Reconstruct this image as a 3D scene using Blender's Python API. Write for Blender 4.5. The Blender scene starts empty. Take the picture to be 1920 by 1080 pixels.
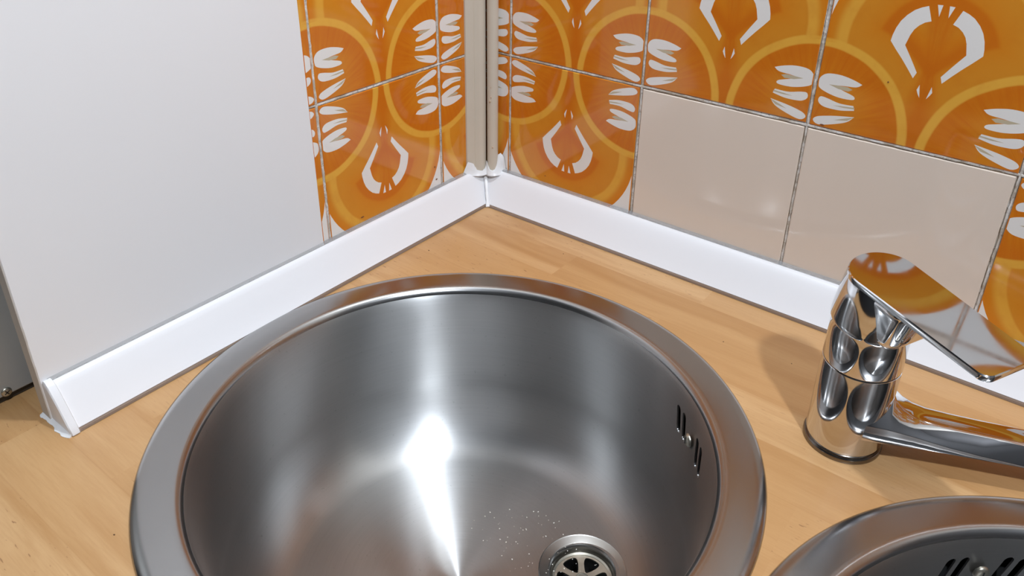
import bpy, bmesh, math, random
from mathutils import Vector, Matrix
from mathutils.geometry import delaunay_2d_cdt

random.seed(7)
C = bpy.context.scene.collection
sc = bpy.context.scene

# ------------------------------------------------------------------ camera
cam_d = bpy.data.cameras.new('camera')
cam = bpy.data.objects.new('camera', cam_d)
C.objects.link(cam)
RX = Vector((0.78917617, 0.61405651, 0.01164368))
DN = Vector((0.28829587, -0.35364036, -0.88984492))
FW = Vector((-0.54229739, 0.70560123, -0.4561145))
cam.matrix_world = Matrix(((RX.x, -DN.x, -FW.x, 0.51355439),
                           (RX.y, -DN.y, -FW.y, -0.61752842),
                           (RX.z, -DN.z, -FW.z, 0.39084526),
                           (0, 0, 0, 1)))
cam_d.sensor_width = 36.0
cam_d.lens = 36.0 * 1499.65 / 1920.0
cam_d.shift_y = -152.05 / 1920.0
cam_d.clip_start = 0.01
sc.camera = cam

# ------------------------------------------------------------------ light
world = bpy.data.worlds.new('world')
sc.world = world
world.use_nodes = True
bg = world.node_tree.nodes['Background']
bg.inputs[0].default_value = (0.80, 0.86, 1.0, 1)
bg.inputs[1].default_value = 0.02


def lamp(name, kind, loc, energy, color, size, target=None, size_y=None):
    d = bpy.data.lights.new(name, kind)
    d.energy = energy
    d.color = color
    if kind == 'AREA':
        d.size = size
        if size_y:
            d.shape = 'RECTANGLE'
            d.size_y = size_y
    else:
        d.shadow_soft_size = size
    o = bpy.data.objects.new(name, d)
    C.objects.link(o)
    o.location = loc
    if target is not None:
        o.rotation_euler = (Vector(target) - Vector(loc)).to_track_quat('-Z', 'Y').to_euler()
    return o


lamp('ceiling_lamp_light', 'POINT', (1.03, -0.79, 1.36), 54, (0.90, 0.98, 1.08), 0.036)
lamp('ceiling_lamp_light', 'POINT', (0.36, -0.20, 1.36), 27, (0.90, 0.98, 1.08), 0.026)

sc.view_settings.view_transform = 'Standard'
sc.view_settings.look = 'None'
sc.view_settings.exposure = 0.0
sc.view_settings.gamma = 1.0
sc.view_settings.use_curve_mapping = False

# ------------------------------------------------------------------ helpers
T = 0.15
X0 = 0.0345          # first joint on the right wall
YA = 0.0681          # first joint on the left wall
ZR = 0.1605          # height of the row joint


def link(name, mesh, mat=None, parent=None, loc=None, rot=None):
    o = bpy.data.objects.new(name, mesh)
    C.objects.link(o)
    if mat is not None:
        if isinstance(mat, (list, tuple)):
            for m in mat:
                mesh.materials.append(m)
        else:
            mesh.materials.append(mat)
    if parent is not None:
        o.parent = parent
    if loc is not None:
        o.location = loc
    if rot is not None:
        o.rotation_euler = rot
    return o


def mesh_from(bm, name, smooth=None):
    me = bpy.data.meshes.new(name)
    bm.normal_update()
    bm.to_mesh(me)
    bm.free()
    if smooth is not None:
        me.polygons.foreach_set('use_smooth', [True] * len(me.polygons))
        me.set_sharp_from_angle(angle=math.radians(smooth))
    return me


def obj(name, bm, mat, parent=None, smooth=None, loc=None, rot=None):
    return link(name, mesh_from(bm, name, smooth), mat, parent, loc, rot)


def thing(name, label, cat, loc=(0, 0, 0), group=None):
    o = bpy.data.objects.new(name, None)
    C.objects.link(o)
    o.empty_display_size = 0.02
    o.location = loc
    o['label'] = label
    o['category'] = cat
    if group:
        o['group'] = group
    return o


def tag(o, label=None, cat=None, group=None, kind=None):
    if label:
        o['label'] = label
    if cat:
        o['category'] = cat
    if group:
        o['group'] = group
    if kind:
        o['kind'] = kind
    return o


def add_box(bm, a, b, bevel=0.0, segs=2):
    r = bmesh.ops.create_cube(bm, size=1.0)
    vs = r['verts']
    ctr = (Vector(a) + Vector(b)) / 2
    s = Vector(b) - Vector(a)
    for v in vs:
        v.co = Vector((v.co.x * s.x, v.co.y * s.y, v.co.z * s.z)) + ctr
    if bevel > 0:
        es = list({e for v in vs for e in v.link_edges})
        bmesh.ops.bevel(bm, geom=es, offset=bevel, segments=segs, affect='EDGES', profile=0.5)
    return vs


def add_lathe(bm, prof, n=64, center=(0, 0, 0), close=False, matrix=None):
    """prof: list of (r, z); r == 0 makes a pole."""
    rings = []
    cx, cy, cz = center
    for r, z in prof:
        if r <= 1e-9:
            rings.append([bm.verts.new((cx, cy, cz + z))])
        else:
            rings.append([bm.verts.new((cx + r * math.cos(2 * math.pi * i / n), cy + r * math.sin(2 * math.pi * i / n), cz + z)) for i in range(n)])
    pairs = list(zip(rings[:-1], rings[1:]))
    if close:
        pairs.append((rings[-1], rings[0]))
    for a, b in pairs:
        for i in range(n):
            j = (i + 1) % n
            if len(a) == 1 and len(b) == 1:
                continue
            if len(a) == 1:
                bm.faces.new((a[0], b[j], b[i]))
            elif len(b) == 1:
                bm.faces.new((a[i], a[j], b[0]))
            else:
                bm.faces.new((a[i], a[j], b[j], b[i]))
    if matrix is not None:
        for ring in rings:
            for v in ring:
                v.co = matrix @ v.co
    bmesh.ops.recalc_face_normals(bm, faces=bm.faces)
    return rings


def add_loft(bm, rings, cap=True, closed=True):
    """rings: list of lists of points, all the same length"""
    vs = [[bm.verts.new(p) for p in r] for r in rings]
    n = len(vs[0])
    for a, b in zip(vs[:-1], vs[1:]):
        for i in range(n if closed else n - 1):
            j = (i + 1) % n
            bm.faces.new((a[i], a[j], b[j], b[i]))
    if cap:
        bm.faces.new(list(reversed(vs[0])))
        bm.faces.new(vs[-1])
    bmesh.ops.recalc_face_normals(bm, faces=bm.faces)
    return vs


def smooth_loop(pts, sub=4, sharp=()):
    """closed Catmull-Rom through pts; indices in sharp stay corners"""
    n = len(pts)
    out = []
    for i in range(n):
        p0, p1, p2, p3 = pts[(i - 1) % n], pts[i], pts[(i + 1) % n], pts[(i + 2) % n]
        if i in sharp:
            p0 = p1
        if (i + 1) % n in sharp:
            p3 = p2
        for k in range(sub):
            t = k / sub
            out.append(tuple(0.5 * ((2 * p1[q]) + (-p0[q] + p2[q]) * t + (2 * p0[q] - 5 * p1[q] + 4 * p2[q] - p3[q]) * t * t + (-p0[q] + 3 * p1[q] - 3 * p2[q] + p3[q]) * t ** 3) for q in range(2)))
    return out


def inside(p, poly):
    x, y = p
    c = False
    j = len(poly) - 1
    for i in range(len(poly)):
        xi, yi = poly[i]
        xj, yj = poly[j]
        if (yi > y) != (yj > y) and x < (xj - xi) * (y - yi) / (yj - yi) + xi:
            c = not c
        j = i
    return c


# ------------------------------------------------------------------ materials
def new_mat(name):
    m = bpy.data.materials.new(name)
    m.use_nodes = True
    return m, m.node_tree, m.node_tree.nodes['Principled BSDF']


class NT:
    """small node-maths helper"""
    def __init__(self, nt):
        self.nt = nt

    def put(self, sock, v):
        if hasattr(v, 'is_output') or isinstance(v, bpy.types.NodeSocket):
            self.nt.links.new(v, sock)
        else:
            sock.default_value = v

    def m(self, op, a, b=0.0, c=0.0, clamp=False):
        n = self.nt.nodes.new('ShaderNodeMath')
        n.operation = op
        n.use_clamp = clamp
        self.put(n.inputs[0], a)
        self.put(n.inputs[1], b)
        if len(n.inputs) > 2:
            self.put(n.inputs[2], c)
        return n.outputs[0]

    def step(self, x, lo, hi):
        n = self.nt.nodes.new('ShaderNodeMapRange')
        n.interpolation_type = 'SMOOTHSTEP'
        self.put(n.inputs['Value'], x)
        n.inputs['From Min'].default_value = lo
        n.inputs['From Max'].default_value = hi
        return n.outputs['Result']

    def ramp(self, x, lo, hi, a=0.0, b=1.0):
        n = self.nt.nodes.new('ShaderNodeMapRange')
        self.put(n.inputs['Value'], x)
        n.inputs['From Min'].default_value = lo
        n.inputs['From Max'].default_value = hi
        n.inputs['To Min'].default_value = a
        n.inputs['To Max'].default_value = b
        return n.outputs['Result']

    def mix(self, f, a, b, blend='MIX'):
        n = self.nt.nodes.new('ShaderNodeMix')
        n.data_type = 'RGBA'
        n.blend_type = blend
        self.put(n.inputs['Factor'], f)
        ia = [i for i in n.inputs if i.type == 'RGBA']
        for s, v in zip(ia, (a, b)):
            if isinstance(v, tuple):
                v = (*v, 1.0) if len(v) == 3 else v
            self.put(s, v)
        return [o for o in n.outputs if o.type == 'RGBA'][0]

    def noise(self, vec, scale, detail=3, rough=0.5, dist=0.0):
        n = self.nt.nodes.new('ShaderNodeTexNoise')
        if vec is not None:
            self.nt.links.new(vec, n.inputs['Vector'])
        n.inputs['Scale'].default_value = scale
        n.inputs['Detail'].default_value = detail
        n.inputs['Roughness'].default_value = rough
        n.inputs['Distortion'].default_value = dist
        return n.outputs['Fac']

    def coord(self, which='Object'):
        n = self.nt.nodes.new('ShaderNodeTexCoord')
        return n.outputs[which]

    def mapping(self, vec, scale=(1, 1, 1), loc=(0, 0, 0), rot=(0, 0, 0)):
        n = self.nt.nodes.new('ShaderNodeMapping')
        self.nt.links.new(vec, n.inputs['Vector'])
        n.inputs['Scale'].default_value = scale
        n.inputs['Location'].default_value = loc
        n.inputs['Rotation'].default_value = rot
        return n.outputs['Vector']

    def xyz(self, vec):
        n = self.nt.nodes.new('ShaderNodeSeparateXYZ')
        self.nt.links.new(vec, n.inputs[0])
        return n.outputs

    def comb(self, x, y, z):
        n = self.nt.nodes.new('ShaderNodeCombineXYZ')
        self.put(n.inputs[0], x)
        self.put(n.inputs[1], y)
        self.put(n.inputs[2], z)
        return n.outputs[0]

    def bump(self, h, strength, dist=0.001):
        n = self.nt.nodes.new('ShaderNodeBump')
        n.inputs['Strength'].default_value = strength
        n.inputs['Distance'].default_value = dist
        self.nt.links.new(h, n.inputs['Height'])
        return n.outputs['Normal']


def simple(name, col, rough=0.5, metal=0.0, mottled=0.0, scale=40.0, bump=0.0, spec=0.5, coat=0.0):
    m, nt, b = new_mat(name)
    h = NT(nt)
    b.inputs['Roughness'].default_value = rough
    b.inputs['Metallic'].default_value = metal
    b.inputs['Specular IOR Level'].default_value = spec
    b.inputs['Coat Weight'].default_value = coat
    co = h.coord()
    n = h.noise(co, scale, 4)
    lo = tuple(c * (1 - mottled) for c in col)
    hi = tuple(min(1, c * (1 + mottled)) for c in col)
    nt.links.new(h.mix(n, lo, hi), b.inputs['Base Color'])
    if bump > 0:
        nt.links.new(h.bump(n, bump), b.inputs['Normal'])
    return m


M = {}
M['white_pvc'] = simple('white_pvc', (0.80, 0.80, 0.815), 0.32, mottled=0.008, scale=8)
M['white_board'] = simple('white_board', (0.85, 0.85, 0.86), 0.42, mottled=0.012, scale=14)
M['board_edge'] = simple('board_edge', (0.60, 0.56, 0.51), 0.6, mottled=0.08, scale=60, bump=0.1)
M['silicone'] = simple('silicone', (0.83, 0.83, 0.83), 0.3, mottled=0.03, scale=90, bump=0.2)
M['beige_paint'] = simple('beige_paint', (0.62, 0.55, 0.45), 0.36, mottled=0.06, scale=30, bump=0.05)
M['plain_glaze'] = simple('plain_glaze', (0.80, 0.69, 0.59), 0.07, mottled=0.01, scale=10)
M['white_glaze'] = simple('white_glaze', (0.84, 0.82, 0.79), 0.08, mottled=0.01, scale=10)
M['tan_glaze'] = simple('tan_glaze', (0.55, 0.47, 0.33), 0.08, mottled=0.05, scale=30)
M['biscuit'] = simple('biscuit', (0.55, 0.42, 0.30), 0.8, mottled=0.1)
M['dark_metal'] = simple('dark_metal', (0.02, 0.018, 0.016), 0.5)
M['black_void'] = simple('black_void', (0.006, 0.006, 0.006), 0.7)
M['rubber_gap_shade'] = simple('rubber_gap_shade', (0.03, 0.025, 0.02), 0.5)
M['brown_lip'] = simple('brown_lip', (0.24, 0.17, 0.125), 0.16, mottled=0.1, scale=80)
M['grey_metal'] = simple('grey_metal', (0.36, 0.36, 0.345), 0.42, metal=0.3, mottled=0.12, scale=25)
M['plaster'] = simple('plaster', (0.06, 0.06, 0.062), 0.8, mottled=0.03)
M['ceiling_paint'] = simple('ceiling_paint', (0.12, 0.12, 0.125), 0.9)
M['floor_tile'] = simple('floor_tile', (0.08, 0.065, 0.05), 0.5, mottled=0.1, scale=5)
M['cabinet_front'] = simple('cabinet_front', (0.25, 0.16, 0.10), 0.5, mottled=0.1)
M['old_steel'] = simple('old_steel', (0.46, 0.43, 0.36), 0.33, metal=0.9, mottled=0.25, scale=120, bump=0.06)
M['crumb'] = simple('crumb', (0.85, 0.82, 0.72), 0.6)
M['dark_crumb'] = simple('dark_crumb', (0.10, 0.05, 0.02), 0.6)

# chrome
m, nt, b = new_mat('chrome')
h = NT(nt)
b.inputs['Metallic'].default_value = 1.0
b.inputs['Base Color'].default_value = (0.66, 0.66, 0.67, 1)
n = h.noise(h.coord(), 55, 3)
nt.links.new(h.ramp(n, 0.3, 0.8, 0.035, 0.09), b.inputs['Roughness'])
M['chrome'] = m

# clear plastic lip of the upstand
m, nt, b = new_mat('clear_pvc')
h = NT(nt)
b.inputs['Base Color'].default_value = (0.80, 0.80, 0.80, 1)
b.inputs['Roughness'].default_value = 0.16
b.inputs['Transmission Weight'].default_value = 0.75
b.inputs['IOR'].default_value = 1.25
M['clear_pvc'] = m

# painted wall body and grout
m, nt, b = new_mat('grout')
h = NT(nt)
co = h.coord()
n1 = h.noise(co, 55, 5, 0.65)
n2 = h.noise(co, 420, 4, 0.7)
col = h.mix(h.step(n1, 0.38, 0.62), (0.52, 0.46, 0.38), (0.76, 0.74, 0.71))
col = h.mix(h.m('MULTIPLY', h.step(n2, 0.54, 0.66), 0.65), col, (0.22, 0.14, 0.08))
nt.links.new(col, b.inputs['Base Color'])
b.inputs['Roughness'].default_value = 0.85
nt.links.new(h.bump(n2, 0.6, 0.001), b.inputs['Normal'])
M['grout'] = m

# brushed stainless steel (turned round the bowl's axis)
def steel(name, base, rlo, rhi, aniso, fine=1.0, tangent='Z'):
    m, nt, b = new_mat(name)
    h = NT(nt)
    b.inputs['Metallic'].default_value = 1.0
    co = h.coord()
    x, y, z = h.xyz(co)
    r = h.m('SQRT', h.m('ADD', h.m('MULTIPLY', x, x), h.m('MULTIPLY', y, y)))
    ang = h.m('ARCTAN2', y, x)
    # streaks that run round the axis
    vec = h.comb(h.m('MULTIPLY', r, 900.0), h.m('MULTIPLY', z, 900.0), h.m('MULTIPLY', ang, 1.6))
    st = h.noise(vec, 1.0, 4, 0.6)
    big = h.noise(co, 14, 3)
    spots = h.noise(co, 330, 2, 0.6)
    rr = h.m('ADD', h.ramp(big, 0.3, 0.7, rlo, rhi), h.m('MULTIPLY', h.m('SUBTRACT', st, 0.5), 0.10 * fine))
    nt.links.new(rr, b.inputs['Roughness'])
    dark = tuple(c * 0.86 for c in base)
    col = h.mix(st, dark, base)
    col = h.mix(h.m('MULTIPLY', h.step(spots, 0.68, 0.74), 0.35), col, tuple(c * 0.55 for c in base))
    nt.links.new(col, b.inputs['Base Color'])
    b.inputs['Anisotropic'].default_value = aniso
    b.inputs['Anisotropic Rotation'].default_value = 0.25
    tn = nt.nodes.new('ShaderNodeTangent')
    tn.direction_type = 'RADIAL'
    tn.axis = tangent
    nt.links.new(tn.outputs[0], b.inputs['Tangent'])
    nt.links.new(h.bump(st, 0.03 * fine, 0.0006), b.inputs['Normal'])
    return m


M['steel_bowl'] = steel('steel_bowl', (0.50, 0.50, 0.495), 0.31, 0.38, 0.965, 0.5)
M['steel_rim'] = simple('steel_rim', (0.395, 0.39, 0.385), 0.24, metal=1.0, mottled=0.05, scale=18)
M['steel_drain'] = simple('steel_drain', (0.31, 0.30, 0.285), 0.30, metal=1.0, mottled=0.12, scale=90)

# beech block laminate worktop: staves run along x
m, nt, b = new_mat('beech_laminate')
h = NT(nt)
co = h.coord()
x, y, z = h.xyz(co)
SW, SL = 0.042, 0.36
row = h.m('FLOOR', h.m('DIVIDE', h.m('ADD', y, 0.0137), SW))
wn = nt.nodes.new('ShaderNodeTexWhiteNoise')
wn.noise_dimensions = '1D'
nt.links.new(row, wn.inputs['W'])
xs = h.m('ADD', h.m('DIVIDE', x, SL), h.m('MULTIPLY', wn.outputs['Value'], 7.3))
idx = h.m('FLOOR', xs)
wn2 = nt.nodes.new('ShaderNodeTexWhiteNoise')
wn2.noise_dimensions = '2D'
nt.links.new(h.comb(row, idx, 0.0), wn2.inputs['Vector'])
sr, sg, sb = h.xyz(wn2.outputs['Color'])
off = h.comb(h.m('MULTIPLY', sr, 9.0), h.m('MULTIPLY', sg, 9.0), h.m('MULTIPLY', row, 0.37))
va = nt.nodes.new('ShaderNodeVectorMath')
va.operation = 'ADD'
nt.links.new(h.mapping(co, (5.0, 34.0, 1.0)), va.inputs[0])
nt.links.new(off, va.inputs[1])
grain = h.noise(va.outputs[0], 1.0, 5, 0.55, 0.8)
va2 = nt.nodes.new('ShaderNodeVectorMath')
va2.operation = 'ADD'
nt.links.new(h.mapping(co, (55.0, 700.0, 1.0)), va2.inputs[0])
nt.links.new(off, va2.inputs[1])
fib = h.noise(va2.outputs[0], 1.0, 3, 0.6)
va3 = nt.nodes.new('ShaderNodeVectorMath')
va3.operation = 'ADD'
nt.links.new(h.mapping(co, (150.0, 620.0, 1.0)), va3.inputs[0])
nt.links.new(off, va3.inputs[1])
fleck = h.noise(va3.outputs[0], 1.0, 1, 0.4)
light = (0.61, 0.375, 0.178)
mid = (0.51, 0.285, 0.116)
deep = (0.41, 0.205, 0.072)
tone = h.mix(sb, mid, light)
col = h.mix(h.step(grain, 0.36, 0.72), tone, h.mix(sr, deep, mid))
col = h.mix(h.m('MULTIPLY', h.step(fib, 0.35, 0.75), 0.22), col, deep)
col = h.mix(h.m('MULTIPLY', h.m('MULTIPLY', h.step(fleck, 0.70, 0.76), 0.6), h.step(sg, 0.45, 0.7)), col, (0.20, 0.08, 0.03))
# print line between staves
fy = h.m('FRACT', h.m('DIVIDE', h.m('ADD', y, 0.0137), SW))
edge = h.m('MINIMUM', fy, h.m('SUBTRACT', 1.0, fy))
col = h.mix(h.m('MULTIPLY', h.m('SUBTRACT', 1.0, h.step(edge, 0.0, 0.02)), 0.25), col, deep)
nt.links.new(col, b.inputs['Base Color'])
b.inputs['Roughness'].default_value = 0.36
nt.links.new(h.bump(fib, 0.06, 0.0004), b.inputs['Normal'])
M['beech'] = m

# orange printed glaze, driven by the tile's UV (u across, v away from the row of petals)
m, nt, b = new_mat('orange_glaze')
h = NT(nt)
uv = nt.nodes.new('ShaderNodeUVMap')
uv.uv_map = 'UVMap'
u, v, _ = h.xyz(uv.outputs[0])
s = h.m('ABSOLUTE', h.m('SUBTRACT', u, 0.513))
wob = h.m('MULTIPLY', h.m('SUBTRACT', h.noise(h.coord(), 28, 2), 0.5), 0.012)
xc = h.m('SUBTRACT', 0.5, s)
rc = h.m('ADD', h.m('SQRT', h.m('ADD', h.m('MULTIPLY', xc, xc), h.m('MULTIPLY', v, v))), wob)
dv = h.m('SUBTRACT', v, 0.5)
r = h.m('ADD', h.m('SQRT', h.m('ADD', h.m('MULTIPLY', s, s), h.m('MULTIPLY', dv, dv))), wob)
low = h.m('MULTIPLY', h.m('SUBTRACT', 1.0, h.step(v, 0.42, 0.46)), 2.0)
d = h.m('MAXIMUM', h.m('SUBTRACT', h.m('SUBTRACT', r, 0.40), low), h.m('SUBTRACT', 0.477, rc))
dark = (0.62, 0.160, 0.010)
orange = (0.68, 0.218, 0.014)
midc = (0.68, 0.262, 0.024)
yellow = (0.81, 0.43, 0.062)
brown = (0.53, 0.115, 0.007)
# inside the big petal circle: radial brush streaks, paler around the petals
ang = h.m('ARCTAN2', v, h.m('ADD', xc, 0.0001))
streak = h.noise(h.comb(h.m('MULTIPLY', ang, 14.0), h.m('MULTIPLY', rc, 2.2), 0.0), 1.0, 4, 0.65)
circ = h.mix(h.step(streak, 0.3, 0.75), orange, dark)
halo = h.m('MULTIPLY', h.m('SUBTRACT', 1.0, h.step(h.m('ABSOLUTE', h.m('SUBTRACT', h.m('DIVIDE', xc, 1.0), 0.17)), 0.0, 0.13)), h.m('SUBTRACT', 1.0, h.step(v, 0.2, 0.33)))
circ = h.mix(h.m('MULTIPLY', halo, 0.55), circ, midc)
circ = h.mix(h.m('MULTIPLY', h.m('MULTIPLY', h.step(rc, 0.30, 0.40), h.m('SUBTRACT', 1.0, h.step(rc, 0.425, 0.44))), 0.5), circ, dark)
# onion field between the circles
body = h.mix(h.step(d, -0.20, -0.02), orange, midc)
ringm = h.m('MULTIPLY', h.step(d, -0.23, -0.165), h.m('SUBTRACT', 1.0, h.step(d, -0.15, -0.125)))
body = h.mix(h.m('MULTIPLY', ringm, 0.9), body, dark)
core = h.m('SUBTRACT', 1.0, h.step(d, -0.27, -0.22))
body = h.mix(h.m('MULTIPLY', core, 0.55), body, midc)
# stalk
sw = h.m('ADD', 0.022, h.m('MULTIPLY', h.m('ABSOLUTE', h.m('SUBTRACT', v, 0.42)), 0.16))
stalk = h.m('SUBTRACT', 1.0, h.step(h.m('DIVIDE', s, sw), 0.5, 1.6))
stalk = h.m('MULTIPLY', stalk, h.m('MULTIPLY', h.step(v, 0.20, 0.30), h.m('SUBTRACT', 1.0, h.step(v, 0.70, 0.80))))
sstr = h.noise(h.comb(h.m('DIVIDE', h.m('SUBTRACT', u, 0.513), sw), h.m('MULTIPLY', v, 1.3), 0.0), 3.0, 3, 0.6)
body = h.mix(h.m('MULTIPLY', stalk, h.ramp(sstr, 0.3, 0.7, 0.35, 0.9)), body, dark)
neck = h.m('SUBTRACT', 1.0, h.step(h.m('ADD', s, h.m('MULTIPLY', v, 0.35)), 0.06, 0.20))
body = h.mix(h.m('MULTIPLY', neck, 0.95), body, dark)
outer = h.mix(h.step(r, 0.44, 0.50), midc, orange)
col = h.mix(h.step(d, 0.035, 0.055), body, outer)
b2 = h.m('MULTIPLY', h.step(d, -0.008, 0.006), h.m('SUBTRACT', 1.0, h.step(d, 0.032, 0.075)))
col = h.mix(h.m('MULTIPLY', b2, 0.72), col, yellow)
inn = h.m('SUBTRACT', 1.0, h.step(rc, 0.428, 0.440))
col = h.mix(inn, col, circ)
b1 = h.m('SUBTRACT', 1.0, h.step(h.m('ABSOLUTE', h.m('SUBTRACT', rc, 0.457)), 0.014, 0.026))
col = h.mix(h.m('MULTIPLY', b1, 0.72), col, yellow)
fine = h.noise(h.coord(), 60, 4, 0.6)
col = h.mix(h.m('MULTIPLY', h.step(fine, 0.45, 0.8), 0.18), col, brown)
nt.links.new(col, b.inputs['Base Color'])
b.inputs['Roughness'].default_value = 0.07
wave = h.noise(h.coord(), 22, 2)
nt.links.new(h.bump(wave, 0.05, 0.002), b.inputs['Normal'])
M['orange_glaze'] = m

# ------------------------------------------------------------------ the setting
def struct(name, bm, mat, parent=None, smooth=None):
    o = obj(name, bm, mat, parent, smooth)
    if parent is None:
        o['kind'] = 'structure'
    return o


bm = bmesh.new(); add_box(bm, (-0.02, 0.0012, -0.9), (1.9, 0.12, 1.7))
wall_right = struct('wall_right', bm, M['grout'])
bm = bmesh.new(); add_box(bm, (-0.10, -0.2272, -0.03), (-0.0012, 0.0012, 1.7))
wall_left = struct('wall_left', bm, M['grout'])
bm = bmesh.new(); add_box(bm, (-1.5, -2.6, -1.0), (2.0, 0.2, -0.9))
struct('floor', bm, M['floor_tile'])
bm = bmesh.new(); add_box(bm, (-1.5, -2.6, 1.7), (2.0, 0.2, 1.8))
struct('ceiling', bm, M['ceiling_paint'])
bm = bmesh.new(); add_box(bm, (-1.5, -2.7, -0.9), (2.0, -2.6, 1.7))
struct('wall_front', bm, M['plaster'])
bm = bmesh.new(); add_box(bm, (1.9, -2.6, -0.9), (2.0, 0.12, 1.7))
struct('wall_far_right', bm, M['plaster'])
bm = bmesh.new(); add_box(bm, (-1.5, -2.6, -0.9), (-1.4, 0.0, 1.7))
struct('wall_far_left', bm, M['plaster'])

# ------------------------------------------------------------------ tiles
def half(pts):
    return pts


P1 = smooth_loop([(0.020, 0.040), (0.050, 0.021), (0.120, 0.038), (0.190, 0.067), (0.221, 0.101), (0.155, 0.091), (0.095, 0.079), (0.038, 0.062)], 4, sharp=(4,))
P1S = [(0.125, 0.062), (0.190, 0.074), (0.222, 0.099), (0.205, 0.094), (0.160, 0.077)]
P2 = smooth_loop([(0.027, 0.150), (0.042, 0.130), (0.075, 0.120), (0.145, 0.120), (0.214, 0.134), (0.206, 0.158), (0.135, 0.156), (0.070, 0.170), (0.036, 0.172)], 4, sharp=(4, 5))
P2S = [(0.105, 0.139), (0.160, 0.137), (0.214, 0.142), (0.212, 0.150), (0.160, 0.145)]
P3 = smooth_loop([(0.014, 0.235), (0.024, 0.215), (0.068, 0.197), (0.130, 0.185), (0.196, 0.188), (0.198, 0.206), (0.150, 0.222), (0.080, 0.242), (0.140, 0.250), (0.200, 0.256), (0.226, 0.274), (0.180, 0.290), (0.115, 0.302), (0.048, 0.297), (0.016, 0.270)], 4, sharp=(7, 10))
P3S = [(0.066, 0.243), (0.115, 0.229), (0.165, 0.226), (0.185, 0.239), (0.160, 0.248), (0.105, 0.246)]
BULB = [(0.064, 0.356), (0.098, 0.398), (0.132, 0.438), (0.168, 0.477), (0.201, 0.515), (0.198, 0.545), (0.190, 0.580), (0.176, 0.615), (0.155, 0.646), (0.127, 0.674), (0.100, 0.690), (0.072, 0.701), (0.046, 0.634), (0.072, 0.624), (0.094, 0.606), (0.110, 0.585), (0.121, 0.558), (0.127, 0.532), (0.133, 0.506), (0.092, 0.446), (0.053, 0.386)]
DIA = [(0.015, 0.268), (0.026, 0.285), (0.035, 0.304), (0.027, 0.331), (0.021, 0.300)]
FAN = [(0.020, 0.659), (0.037, 0.712), (0.014, 0.713)]


def motif():
    """(polygon in tile uv, material slot); slots: 1 white, 2 tan"""
    out = []
    for sign in (1, -1):
        ed = lambda q: (0.004 + q[0], q[1]) if sign > 0 else (1.004 - q[0], q[1])
        ce = lambda q: (0.513 - sign * q[0], q[1])
        for poly, slot in ((P1, 1), (P2, 1), (P3, 1)):
            out.append(([ed(q) for q in poly], slot))
        for poly in (P1S, P2S, P3S):
            out.append(([ed(q) for q in poly], 2))
        for poly in (BULB, DIA, FAN):
            out.append(([ce(q) for q in poly], 1))
        # white corner beyond the onion circle (meets its neighbour at the joint)
        arc = []
        for k in range(15):
            a = math.radians(8 + 74 * k / 14)
            arc.append((0.507 * math.cos(a), 0.5 + 0.507 * math.sin(a)))
        arc = [q for q in arc if q[1] <= 1.0 and q[0] <= 0.52]
        out.append(([ce(q) for q in arc] + [ce((0.53, 1.02)), ce((0.53, arc[0][1]))], 1))
    return out


MOTIF = motif()
GAP = 0.0100         # joint half width in tile units (1.3 mm)


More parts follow.
